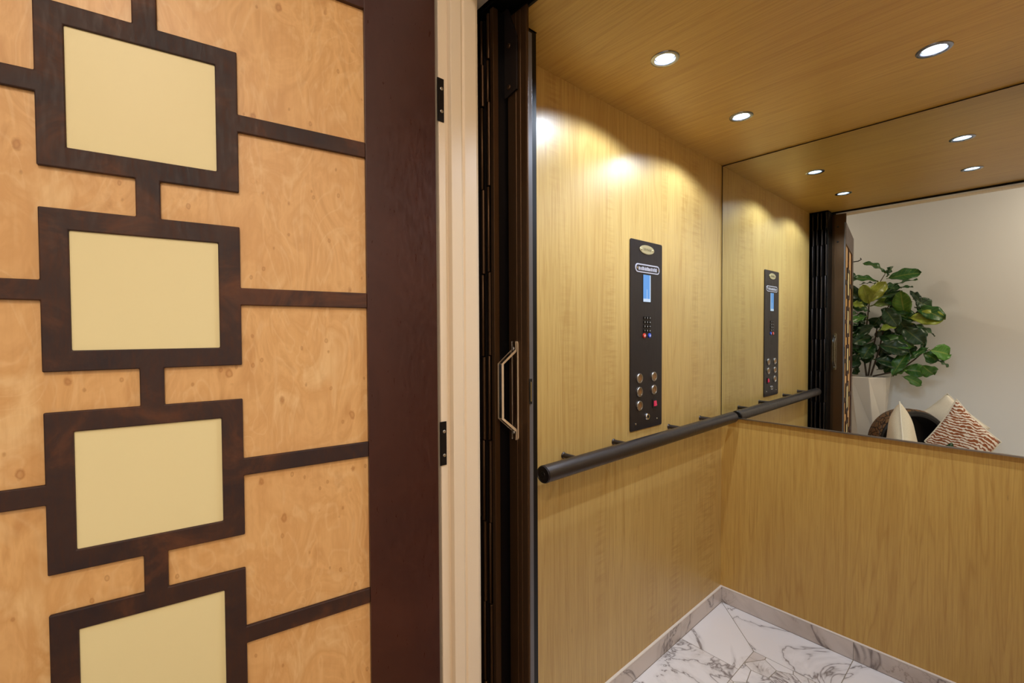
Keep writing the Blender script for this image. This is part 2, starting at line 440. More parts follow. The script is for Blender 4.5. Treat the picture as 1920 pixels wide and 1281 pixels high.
# marble skirting
def skirt(name, segs, fn, label):
    q = [inset([(a0, 0.0), (a1, 0.0), (a1, .0735), (a0, .0735)], .0006) for a0, a1 in segs]
    o = tiled(q, name, M['marble_base'], fn, .009); struct(o, label, 'baseboard'); return o
b = skirt('baseboard_left', [(YF, 1.205), (1.205, 1.815), (1.815, YB)], lambda a_, z, d: (XL + d, a_, z), 'grey beige marble skirting under the glossy elevator wall with the control panel')
MB().box(XL, XL + .0095, YF, YB, .0737, .077).build('cap_strip', M['cap'], b)
b = skirt('baseboard_back', [(XL + .009, -.436), (-.436, XR)], lambda a_, z, d: (a_, YB - d, z), 'grey beige marble skirting under the mirror wall')
MB().box(XL + .0095, XR, YB - .0095, YB, .0737, .077).build('cap_strip', M['cap'], b)
b = skirt('baseboard_right', [(YF, 1.6), (1.6, YB - .0095)], lambda a_, z, d: (XR - d, a_, z), 'grey beige marble skirting on the right elevator wall')

# ------------------------------------------------------------------ hallway shell
ZH = 2.75
HX0, HX1 = -2.7, 2.4
o = MB().box(HX0, JX0 + .0, HY, .642, 0, ZH).build('wall_front', M['hall'])
bm_ = MB().box(HX0, JX0 - .012, HY, .640, 0, ZH).box(JX1 + .012, HX1, HY, .640, 0, ZH).box(JX0 - .012, JX1 + .012, HY, .640, 2.15, ZH).box(XL, XR, .6405, .690, 2.136, ZH)
bpy.data.objects.remove(o)
o = bm_.build('wall_front', M['hall']); struct(o, 'white hallway wall around the elevator doorway', 'wall')
o = MB().box(HX0, HX1, REAR - .1, REAR, 0, ZH).build('wall_rear', M['hall']); struct(o, 'pale hallway wall behind the potted plant, seen in the mirror', 'wall')
o = MB().box(HX0 - .1, HX0, REAR, HY, 0, ZH).build('wall_hall_left', M['hall']); struct(o)
o = MB().box(HX1, HX1 + .1, REAR, HY, 0, ZH).build('wall_hall_right', M['hall']); struct(o)
o = MB().box(HX0, HX1, REAR, HY, ZH, ZH + .05).build('ceiling_hall', M['hall']); struct(o)
o = MB().box(HX0, HX1, REAR, .66, -.05, 0).build('floor_hall', M['oak']); struct(o, 'wooden hallway floor outside the elevator', 'floor')
o = MB().box(XL, XR, .66, YF, -.05, -.002).build('floor_sill', M['track']); struct(o)
o = MB().box(HX0, XL - .021, REAR, REAR + .014, 0, .12).box(XL - .021, HX1, REAR, REAR + .014, 0, .12).build('baseboard_rear', M['jamb'], bevel=.002); struct(o)
# shaft sides between doorway and cab, black panels added to block light
o = MB().box(XL - .06, XL - .02, .6405, YB, 0, ZH).build('wall_shaft_left', M['black']); struct(o)
o = MB().box(XR + .02, XR + .06, .6405, YB, 0, ZH).build('wall_shaft_right', M['black']); struct(o)
o = MB().box(XL - .06, XR + .06, .6405, YB, ZH - .03, ZH).build('ceiling_shaft', M['black']); struct(o)

# door jamb / frame : profile seen as vertical bands
def jamb_side(sx, x):
    """profile in (y, protrusion) ; protrusion towards the opening"""
    pr = [(.536, -.012), (.536, .0), (.5565, .0), (.5575, -.004), (.5605, -.004), (.562, .0105), (.589, .0105), (.592, .007), (.597, .0035), (.600, .0075), (.632, .0075), (.640, .0045), (.640, -.012)]
    return MB().prism([(yy, p) for yy, p in pr], lambda a_, b_, d: (x + sx * b_, a_, d), 2.14)
# frame profile is pulled back so the outermost face keeps the measured plane
o = jamb_side(1, JX0 - .001).build('trim_2', M['jamb'], smooth=False, bevel=.0012)
struct(o, 'cream painted door frame beside the dark hinged door edge', 'door frame')
def hinge_leaf(z0, z1, parent):
    h = MB().box(JX0 - .0012, JX0 + .0014, .5325, .5485, z0, z1).build('hinge_leaf', M['hinge'], parent)
    for zz in (z0 + .022, z1 - .022):
        MB().lathe([(.0036, 0), (.0036, .0006), (.0026, .0012), (.0008, .0012), (.0008, .0006)], (JX0 + .0014, .5425, zz), (1, 0, 0), 16).build('screw', M['steel'], h)
for z0, z1 in ((1.794, 1.887), (1.038, 1.135), (.24, .335)): hinge_leaf(z0, z1, o)
o = jamb_side(-1, JX1 + .001).build('trim_3', M['jamb'], bevel=.0012); struct(o)
o = MB().box(JX0 - .012, JX1 + .012, .536, .562, 2.1405, 2.15).box(JX0 - .012, JX1 + .012, .562, .600, 2.1380, 2.15).box(JX0 - .012, JX1 + .012, .600, .640, 2.1395, 2.15).build('trim_4', M['jamb'], bevel=.0015)
struct(o, 'white painted head of the elevator doorway', 'door frame')
o = MB().box(JX0 - .09, JX0 - .0135, .5365, .5495, 0, 2.20).box(JX1 + .0135, JX1 + .09, .5365, .5495, 0, 2.20).box(JX0 - .0135, JX1 + .0135, .5365, .5495, 2.15, 2.20).build('trim_5', M['jamb'], bevel=.003)
struct(o)

# ------------------------------------------------------------------ swing door
DA = 0.14575
door = empty('door_1', (-0.92, 0.0315, 0.0), PI / 2 - DA)
struct(door, 'open hinged door of quilted maple with dark geometric fretwork and cream squares', 'door')
S0, S1 = -0.4816, 0.5016; ZT = 2.130
FX0, FX1, FZ0, FZ1 = -0.331, 0.351, 0.22, 1.975
# local x along the door toward the hinge, local -y = side facing the elevator
M_ = MB()
M_.box(FX1, S1, 0, .040, .012, ZT).box(S0, FX0, 0, .040, .012, ZT)
M_.build('door_stile', M['stile'], door, bevel=.0012)
MB().box(FX0, FX1, 0, .040, FZ1, ZT).box(FX0, FX1, 0, .040, .012, FZ0).build('door_rail', M['stile'], door)
MB().box(FX0, FX1, .0085, .032, FZ0, FZ1).build('maple_panel', M['quilt'], door)
CX = 0.0095
centres = [1.6975 - .2995 * k for k in range(5)]
rects = []; holes = []
for i, c in enumerate(centres):
    rects.append((CX - .1245, CX + .1245, c - .120, c + .120))
    holes.append((CX - .0925, CX + .0925, c - .0890, c + .0890))
    rects.append((FX0, CX - .1245, c - .0155, c + .0145)); rects.append((CX + .1245, FX1, c - .0155, c + .0145))
    ztop = centres[i - 1] - .12 if i else FZ1
    rects.append((CX - .0150, CX + .0160, c + .12, ztop))
rects.append((CX - .0150, CX + .0160, FZ0, centres[-1] - .12))
def fret_mesh(rects, holes, y0, y1):
    xs = sorted(set(round(v, 5) for q in rects + holes for v in q[:2])); zs = sorted(set(round(v, 5) for q in rects + holes for v in q[2:]))
    inside = lambda x, z, R: any(q[0] < x < q[1] and q[2] < z < q[3] for q in R)
    nx, nz = len(xs) - 1, len(zs) - 1
    fill = [[inside((xs[i] + xs[i + 1]) / 2, (zs[j] + zs[j + 1]) / 2, rects) and not inside((xs[i] + xs[i + 1]) / 2, (zs[j] + zs[j + 1]) / 2, holes) for j in range(nz)] for i in range(nx)]
    mb = MB(); bm = mb.bm; V = {}
    def v(i, j, k):
        if (i, j, k) not in V: V[(i, j, k)] = bm.verts.new((xs[i], (y0, y1)[k], zs[j]))
        return V[(i, j, k)]
    F_ = lambda i, j: 0 <= i < nx and 0 <= j < nz and fill[i][j]
    for i in range(nx):
        for j in range(nz):
            if not fill[i][j]: continue
            for k in (0, 1): bm.faces.new((v(i, j, k), v(i + 1, j, k), v(i + 1, j + 1, k), v(i, j + 1, k)))
            for (di, dj, A, B) in ((-1, 0, (i, j), (i, j + 1)), (1, 0, (i + 1, j), (i + 1, j + 1)), (0, -1, (i, j), (i + 1, j)), (0, 1, (i, j + 1), (i + 1, j + 1))):
                if not F_(i + di, j + dj): bm.faces.new((v(*A, 0), v(*B, 0), v(*B, 1), v(*A, 1)))
    return mb
fret_mesh(rects, holes, .0012, .0084).build('fretwork', M['fret'], door, bevel=.0018, bseg=3, dissolve=True)
for c in centres:
    MB().box(CX - .0935, CX + .0935, .0050, .0083, c - .0900, c + .0900).build('cream_inset', M['cream'], door)
# small black lever hook at the free edge of the door
hk = MB().box(S0 - .004, S0 - .0005, .010, .030, 1.912, 1.972).build('door_hook', M['hinge'], door, bevel=.001)
MB().tube([(S0 - .004, .020, 1.934), (S0 - .03, .018, 1.934), (S0 - .040, -.03, 1.938), (S0 - .042, -.052, 1.952), (S0 - .040, -.045, 1.965)], .0045, 8).build('hook_arm', M['hinge'], hk, smooth=True)
hk2 = MB().tube([(S0 - .006, .020, 1.925), (S0 - .006, .020, 1.962)], .004, 8).build('hook_pin', M['steel'], hk)

# ------------------------------------------------------------------ folding elevator gate
gate = empty('accordion_gate', (-.90, .78, 0))
put(gate, 'dark bronze folding elevator gate stacked open beside the glossy maple wall', 'gate')
def gp(mb, name, mat, **kw):
    o = mb.build(name, mat, None, **kw); o.parent = gate; o.matrix_parent_inverse = Matrix.Translation((.90, -.78, 0)); return o
GZ0, GZ1 = .012, 2.123
# zig-zag folding leaves
xf = [-.9645 + .0125 * k for k in range(8)]
for k in range(7):
    x0, x1 = xf[k], xf[k + 1]; ya, yb = (.712, .846) if k % 2 == 0 else (.846, .712)
    t = .0011
    gp(MB().prism([(x0 - t, ya), (x0 + t, ya), (x1 + t, yb), (x1 - t, yb)], lambda a_, b_, d: (a_, b_, GZ0 + d), GZ1 - GZ0), 'gate_leaf', M['gate_dark'])
# hinge barrels at the folds, in staggered lengths
brk = [GZ0, .215, .425, .635, .845, 1.055, 1.27, 1.48, 1.694, 1.902, 2.007, GZ1 - .004]
for k in range(8):
    yy = .7075 if k % 2 == 0 else .851
    mb = MB(); off = .0035 * (k % 4 >= 2)
    for s_i in range(len(brk) - 1):
        alt = (s_i + k // 2) % 2
        rr = .0050 if alt else .0040; dx = .0022 if alt else -.0014
        z0, z1 = brk[s_i] + .0015 + off, brk[s_i + 1] - .0005 + off
        mb.lathe([(rr * .8, 0), (rr, .001), (rr, z1 - z0 - .001), (rr * .8, z1 - z0)], (xf[k] + dx, yy, z0), (0, 0, 1), 12)
    gp(mb, 'fold_hinge', M['gate'] if k % 2 == 0 else M['gate_dark'], smooth=True)
gp(MB().box(-.8700, -.8640, .7165, .850, GZ0, GZ1), 'stack_gap_shade_panel', M['track'])  # black colour stands in for the shade between stack and post
gp(MB().box(-.8725, -.8600, .700, .716, GZ0, GZ1), 'end_strip', M['gate'], bevel=.001)
# lead post
px = [(-.870, .752), (-.8585, .752), (-.8580, .745), (-.8285, .745), (-.8275, .7468), (-.8262, .745), (-.8125, .745), (-.8115, .7468), (-.8100, .745), (-.7925, .745), (-.7885, .746), (-.7885, .7500), (-.793, .7505), (-.793, .7560), (-.849, .7612), (-.870, .7605)]
gp(MB().prism(px, lambda a_, b_, d: (a_, b_, GZ0 + d), GZ1 - GZ0 - .01), 'lead_post', M['gate'], bevel=.0006)
gp(MB().box(-.796, -.7905, .7508, .7640, GZ0, 2.052), 'post_flange', M['post_sheen'], bevel=.0006)
# hanger bracket with bolts
br_ = gp(MB().prism([(-.8785, 1.912), (-.8195, 1.924), (-.8195, 2.052), (-.853, 2.133), (-.915, 2.133), (-.8785, 2.052)], lambda a_, b_, d: (a_, .7395 + d, b_), .005), 'hanger_bracket', M['gate_dark'], bevel=.0008)
def child(mb, name, mat, parent_part, **kw):
    o = mb.build(name, mat, parent_part, **kw); return o
for zz in (2.038, 1.9375):
    child(MB().lathe([(.0062, 0), (.0062, .0015), (.0045, .003)], (-.847, .7395, zz), (0, -1, 0), 20), 'bolt', M['gate'], br_)
    gp(MB().lathe([(.0060, 0), (.0060, .0015), (.0045, .003)], (-.832, .7612, zz - .01), (0, 1, 0), 20), 'screw', M['black'])
# clear acrylic pulls on both sides of the post
def pull(ysgn, y0, xm, z0, z1, name, so=1.0):
    pts = [(0, z0), (.0, z0 + .022), (.036, z0 + .055), (.036, z1 - .055), (0, z1 - .022), (0, z1)]
    # flat bar following a trapezoid, thickness .007, width .012
    mb = MB(); bm = mb.bm; rings = []
    path = [Vector((xm - (.010 * p[0] / .036 if ysgn < 0 else .0), y0 + ysgn * (.004 + p[0] * so), p[1])) for p in pts]
    for i, p in enumerate(path):
        d = (path[min(i + 1, 5)] - path[max(i - 1, 0)]).normalized()
        wd = Vector((1, 0, 0)); nn = wd.cross(d).normalized()
        rings.append([bm.verts.new(p + wd * .0075 * a_ + nn * .0034 * b_) for a_, b_ in ((-1, -1), (1, -1), (1, 1), (-1, 1))])
    for A, B in zip(rings, rings[1:]):
        for k in range(4): bm.faces.new((A[k], A[(k + 1) % 4], B[(k + 1) % 4], B[k]))
    bm.faces.new(rings[0][::-1]); bm.faces.new(rings[-1])
    zm = (z0 + z1) / 2
    mb.prism(rrect(xm + .0005, zm, .0205, z1 - z0 + .006, .0095), lambda a_, b_, d: (a_, y0 + ysgn * (.0002 + d), b_), .0042)
    h = gp(mb, name, M['acrylic'])
    h.data.materials.append(M['acr_edge'])
    for p in h.data.polygons:
        if abs(p.normal.x) > .75: p.material_index = 1
    h['label'] = 'clear acrylic pull handle'
    for zz in (z0 + .018, z1 - .018):
        child(MB().lathe([(.0045, 0), (.0045, .001), (.003, .0025)], (xm, y0 + ysgn * .0075, zz), (0, ysgn, 0), 16), 'screw', M['steel'], h)
pull(-1, .745, -.8335, 1.066, 1.310, 'pull_handle')
pull(1, .7612, -.8425, 1.066, 1.310, 'pull_handle', .62)
# latch on the leading edge
la = gp(MB().box(-.7905, -.7875, .7478, .7578, 1.158, 1.219), 'latch_plate', M['black'])
child(MB().box(-.7875, -.7860, .7515, .7545, 1.164, 1.212), 'latch_bolt', M['steel'], la)
# track
tr = MB().box(XL, XR, .702, .757, 2.1345, 2.150).box(XL, XR, .700, .706, 2.150, 2.19).box(XL, XR, .752, .757, 2.150, 2.19).build('gate_track', M['track'], bevel=.001)
put(tr, 'black overhead track line along the front edge of the elevator ceiling', 'track')
bx = MB().box(XL - .018, XL, .66, .700, 0, 2.2).build('trim_6', M['black']); struct(bx)

# ------------------------------------------------------------------ control panel
PY0, PY1, PZ0, PZ1 = 1.4385, 1.661, .9545, 1.680
panel = empty('control_panel', (XL, (PY0 + PY1) / 2, PZ0))
put(panel, 'tall black elevator control panel with blue screen and round buttons on maple wall', 'control panel')
def pp(mb, name, mat, par=None, **kw):
    o = mb.build(name, mat, par, **kw)
    if not par: o.parent = panel; o.matrix_parent_inverse = Matrix.Translation((-XL, -(PY0 + PY1) / 2, -PZ0))
    return o
PX = XL + .0042
fX = lambda base: (lambda a_, b_, d: (base + d, a_, b_))
plate = pp(MB().prism(rrect((PY0 + PY1) / 2, (PZ0 + PZ1) / 2, PY1 - PY0, PZ1 - PZ0, .008), fX(XL), .0042), 'face_plate', M['plate'], bevel=.0008)
mid = (PY0 + PY1) / 2
# oval badge : dark rim, brass face with two rivets and raised marks
ell = lambda cy, cz, ry, rz, n=40: [(cy + ry * math.cos(2 * PI * k / n), cz + rz * math.sin(2 * PI * k / n)) for k in range(n)]
bd = pp(MB().prism(ell(1.548, 1.6475, .050, .0175), fX(PX), .0025), 'oval_badge', M['brass'], bevel=.001)
pp(MB().prism(ell(1.548, 1.6475, .0475, .0152), fX(PX + .0025), .0004), 'badge_face', M['brass'], bd)
for dy in (-.039, .039): pp(MB().lathe([(.004, 0), (.004, .001), (.0025, .0022)], (PX + .0028, 1.548 + dy, 1.6475), (1, 0, 0), 14), 'rivet', M['brass'], bd)
mk = MB(); rn = random.Random(3)
for k in range(9):
    yy = 1.548 - .025 + k * .0062; mk.box(PX + .0028, PX + .0033, yy, yy + .0012, 1.642, 1.6525)
    if k % 2: mk.box(PX + .0028, PX + .0033, yy, yy + .0042, 1.6465, 1.648)
pp(mk, 'badge_relief', M['plate'], bd)
# lozenge data plate
cp = pp(MB().prism(rrect(1.553, 1.574, .170, .034, .0165, 8), fX(PX), .0022), 'data_plate', M['data'], bevel=.001)
pp(MB().prism(rrect(1.553, 1.574, .158, .024, .0118, 8), fX(PX + .0022), .0003), 'data_plate_field', M['plate'], cp)
mk = MB(); yy = 1.488
while yy < 1.616:
    w_ = rn.uniform(.002, .0058); mk.box(PX + .0025, PX + .0032, yy, yy + w_, 1.5665, 1.5665 + rn.uniform(.010, .0145)); yy += w_ + rn.choice((.0012, .0016, .003))
pp(mk, 'engraved_marks', M['data'], cp)
for dy in (-.073, .073): pp(MB().lathe([(.0045, 0), (.0045, .0012), (.003, .0022)], (PX + .0024, 1.553 + dy, 1.574), (1, 0, 0), 14), 'rivet', M['chrome'], cp)
# lcd
lc = pp(MB().box(PX - .001, PX + .0006, 1.5190, 1.5790, 1.444, 1.5545), 'display_bezel', M['black'])
pp(MB().box(PX + .0006, PX + .001, 1.5240, 1.5745, 1.4470, 1.5510), 'display_screen', M['screen'], lc)
pp(MB().box(PX + .001, PX + .0012, 1.5240, 1.5745, 1.4470, 1.4590).box(PX + .001, PX + .0012, 1.5690, 1.5745, 1.459, 1.551).box(PX + .001, PX + .0012, 1.5480, 1.5505, 1.459, 1.4950), 'display_marks', M['screen_light'], lc)
# keypad
labels = ['1', '2', '3', '4', '5', '6', '7', '8', '9', '*', '0', '#']
for i in range(12):
    rr_, cc = divmod(i, 3); yy = 1.5315 + cc * .0180; zz = 1.3845 - rr_ * .0165
    kx = pp(MB().prism(rrect(yy, zz, .0128, .0120, .002, 3), fX(PX), .0035), 'keypad_key', M['keyblack'], bevel=.0008)
    tx = text('key_legend', labels[i], .0075, M['legend'], None, (PX + .0037, yy, zz), (PI / 2, 0, PI / 2), .0001)
    tx.parent = kx
for yy, mt, nm in ((1.5305, 'red', 'red_key'), (1.5670, 'blue', 'blue_key')):
    kx = pp(MB().lathe([(.0095, 0), (.0095, .003), (.008, .0042)], (PX, yy, 1.3160), (1, 0, 0), 24), 'call_key', M[mt], smooth=True)
    kx['label'] = 'round red key' if mt == 'red' else 'round blue key'
    pp(MB().box(PX + .0042, PX + .0044, yy - .005, yy + .005, 1.3165, 1.319).box(PX + .0042, PX + .0044, yy - .004, yy + .003, 1.312, 1.3145), 'key_mark', M['legend'], kx)
# speaker grille holes
mb = MB()
for (nr, rr_) in ((1, 0), (6, .008), (12, .0155)):
    for k in range(nr):
        an = 2 * PI * k / nr + .26; mb.lathe([(.0016, 0), (.0016, .0003)], (PX, 1.550 + rr_ * math.cos(an), 1.2690 + rr_ * 1.05 * math.sin(an)), (1, 0, 0), 10)
pp(mb, 'speaker_grille', M['black'])
# floor buttons
for k, (yy, zz) in enumerate(((1.4985, 1.1530), (1.6, 1.1530), (1.4985, 1.1010), (1.6, 1.1010), (1.4985, 1.0480))):
    fb = pp(MB().lathe([(.0192, 0), (.0192, .0030), (.0178, .0045), (.0150, .0045), (.0145, .0030), (0.0001, .0030)], (PX, yy, zz), (1, 0, 0), 36), 'floor_button', M['steel'], smooth=True)
    pp(MB().lathe([(.0140, .0030), (.0140, .0038), (.0110, .0042), (.0095, .0036), (.0001, .0036)], (PX, yy, zz), (1, 0, 0), 32), 'button_face', M['amber'], fb, smooth=True)
    pp(MB().box(PX + .0038, PX + .0043, yy - .001, yy + .0012, zz - .0045, zz + .0045), 'button_mark', M['amber_mark'], fb)
# rocker
rk = pp(MB().box(PX, PX + .0030, 1.5900, 1.6190, 1.0280, 1.0620), 'rocker_switch', M['black'], bevel=.001)
pp(MB().prism([(0, 1.035), (.0048, 1.038), (.0020, 1.0565), (0, 1.0565)], lambda a_, b_, d: (PX + .003 + a_, 1.5975 + d, b_), .0155), 'rocker', M['pink'], rk)
# key lock and screws
kl = pp(MB().lathe([(.0135, 0), (.0135, .003), (.0115, .006), (.0070, .006), (.0065, .0035), (.0001, .0035)], (PX, 1.5510, 1.0000), (1, 0, 0), 28), 'key_lock', M['chrome'], smooth=True)
pp(MB().box(PX + .0035, PX + .0075, 1.5500, 1.5520, .9945, 1.0055), 'keyhole', M['black'], kl)
for yy, zz in ((1.4740, .9800), (1.6245, .9825)):
    pp(MB().lathe([(.0042, 0), (.0040, .0012), (.002, .002)], (PX, yy, zz), (1, 0, 0), 14), 'screw', M['chrome'], smooth=True)

# ------------------------------------------------------------------ handrail
RX, RZ, RR = -0.9037, .9235, .0255
rail = empty('handrail', (RX, 1.55, RZ))
put(rail, 'round dark bronze handrail on short posts across the glossy maple wall', 'handrail')
def rp(mb, name, mat, par=None, **kw):
    o = mb.build(name, mat, None, **kw); o.parent = par or rail; o.matrix_parent_inverse = Matrix.Translation((-RX, -1.55, -RZ)); return o
rp(MB().lathe([(RR, 0), (RR, 2.186 - .914)], (RX, .914, RZ), (0, 1, 0), 48), 'rail_tube', M['rail'], smooth=True)
for yy, s_ in ((.914, -1), (2.186, 1)):
    rp(MB().lathe([(RR - .001, 0), (RR - .0005, .002), (RR - .0015, .0040), (RR - .005, .0050), (RR - .006, .0036), (.0085, .0036), (.0078, .0050), (.0040, .0050), (.0035, .0025), (.0001, .0025)], (RX, yy, RZ), (0, s_, 0), 40), 'end_cap', M['plate'], smooth=True)
for yy in (1.073, 1.340, 1.722, 1.998):
    rp(MB().lathe([(.011, 0), (.0105, .002), (.0085, .004), (.0085, .05)], (XL, yy, RZ + .012), (1, 0, 0), 20), 'standoff', M['rail'], smooth=True)

# ------------------------------------------------------------------ mirror
MZ0, MZ1 = .9175, 2.1242
mir = empty('wall_mirror', ((XL + XR) / 2, YM, MZ0))
put(mir, 'large frameless mirror filling the upper half of the elevator back wall', 'mirror')
def mp_(mb, name, mat, **kw):
    o = mb.build(name, mat, None, **kw); o.parent = mir; o.matrix_parent_inverse = Matrix.Translation((-(XL + XR) / 2, -YM, -MZ0)); return o
mp_(MB().box(XL + .0055, XR - .003, YM, YM + .006, MZ0, MZ1), 'mirror_glass', M['mirror'])
mp_(MB().box(XL + .0003, XR - .0003, YM + .0062, YB - .0003, MZ0, ZC - .0003), 'backing_board', M['mirror_edge'])
mp_(MB().box(XL + .002, XR - .002, YM - .0025, YM - .0004, MZ0 - .0015, MZ0 + .003).box(XL + .002, XR - .002, YM - .0025, YB - .0003, MZ0 - .003, MZ0 - .0002), 'bottom_channel', M['steel'])

# ------------------------------------------------------------------ recessed lights
nm = {(0, 0): 'round recessed ceiling light nearest the glossy wall and the gate', (0, 1): 'round recessed ceiling light nearest the corner of mirror and glossy wall',
      (1, 1): 'round recessed ceiling light at far right of the ceiling, beside the mirror', (1, 0): 'round recessed ceiling light seen only in the mirror, lowest on its right side'}
for (i, j), lab in nm.items():
    x, y_ = LX[i], LY[j]
    L = empty('recessed_light', (x, y_, ZC)); put(L, lab, 'ceiling light', 'recessed lights in the elevator ceiling')
    MB().lathe([(.0405, 0), (.0400, -.0018), (.0335, -.0034), (.0300, -.0030), (.0290, .0000), (.0285, .010), (.0300, .012), (.0305, .0005)], (0, 0, 0), (0, 0, 1), 48, capends=False).build('trim_ring', M['ring'], L, smooth=True, recalc=True)
    MB().lathe([(.0272, 0), (.0268, .002)], (0, 0, .0060), (0, 0, 1), 36).build('lens', M['lens'], L)
    ld = bpy.data.lights.new('spot_lamp', 'SPOT'); ld.energy = P_SPOT; ld.color = C_SPOT; ld.spot_size = math.radians(146); ld.spot_blend = .34; ld.shadow_soft_size = .016
    lo = bpy.data.objects.new('spot_lamp', ld); COL.objects.link(lo); lo.parent = L; lo.location = (0, 0, -.0015)

# unseen hallway fill lights, added and placed to warm the door and jamb
for k, (x, y_, pw) in enumerate(((.75, -.45, 1.25), (-1.9, -.25, .7), (2.0, -.25, 1.1))):
    L = empty('hallway_fill_light', (x, y_, ZH)); put(L, ('added warm round fill light in the hallway ceiling, the one outside the elevator doorway', 'added warm round fill light in the hallway ceiling beyond the open maple door', 'added warm round fill light in the hallway ceiling on the far right')[k], 'ceiling light')
    MB().lathe([(.075, 0), (.074, -.004), (.058, -.004), (.056, 0)], (0, 0, 0), (0, 0, 1), 40, capends=False).build('trim_ring', M['jamb'], L)
    MB().lathe([(.056, 0), (.056, -.001)], (0, 0, -.001), (0, 0, 1), 32).build('lens', M['fill_lens'], L)
    ld = bpy.data.lights.new('fill_lamp', 'AREA'); ld.shape = 'DISK'; ld.size = .14; ld.energy = P_HALL * pw; ld.color = C_HALL
    lo = bpy.data.objects.new('fill_lamp', ld); COL.objects.link(lo); lo.parent = L; lo.location = (0, 0, -.008)

# ------------------------------------------------------------------ potted plant
def leaf_material():
    t = NT('fiddle_leaf')
    at = t.n('ShaderNodeAttribute', attribute_name='rnd'); uv = t.n('ShaderNodeAttribute', attribute_name='luv')
    sp = t.n('ShaderNodeSeparateXYZ'); t.l(uv.outputs['Vector'], sp.inputs[0])
    sr = t.n('ShaderNodeSeparateXYZ'); t.l(at.outputs['Vector'], sr.inputs[0])
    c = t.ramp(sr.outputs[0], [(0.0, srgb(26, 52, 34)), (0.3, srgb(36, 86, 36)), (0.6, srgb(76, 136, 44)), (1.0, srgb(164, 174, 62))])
    ax = t.math('ABSOLUTE', sp.outputs[0])
    midv = t.ramp(ax, [(0.0, (1, 1, 1)), (0.05, (.6, .6, .6)), (0.10, (0, 0, 0))])
    # side veins slant toward the tip
    q = t.math('PINGPONG', t.math('MULTIPLY', t.math('SUBTRACT', sp.outputs[1], t.math('MULTIPLY', ax, .16)), 8.0), 0.5)
    sv = t.ramp(q, [(0.0, (1, 1, 1)), (0.10, (0, 0, 0))])
    v = t.math('MAXIMUM', midv, t.math('MULTIPLY', sv, .55))
    c = t.mix(t.math('MULTIPLY', v, t.math('ADD', t.math('MULTIPLY', sr.outputs[0], .55), .15)), c, srgb(196, 196, 96))
    n = t.noise(t.coord(), 60, 3, .6)
    c = t.mix(t.math('MULTIPLY', n, .35), c, srgb(20, 44, 22))
    t.l(c, t.b.inputs['Base Color']); t.b.inputs['Roughness'].default_value = .36
    return t.m
M['leaf'] = leaf_material()
M['stem'] = plain('brown_stem', srgb(70, 54, 38), .7)
M['soil'] = plain('dark_potting_moss', srgb(60, 48, 34), .95)
M['pot'] = plain('cream_glazed_pot', srgb(226, 216, 202), .22)
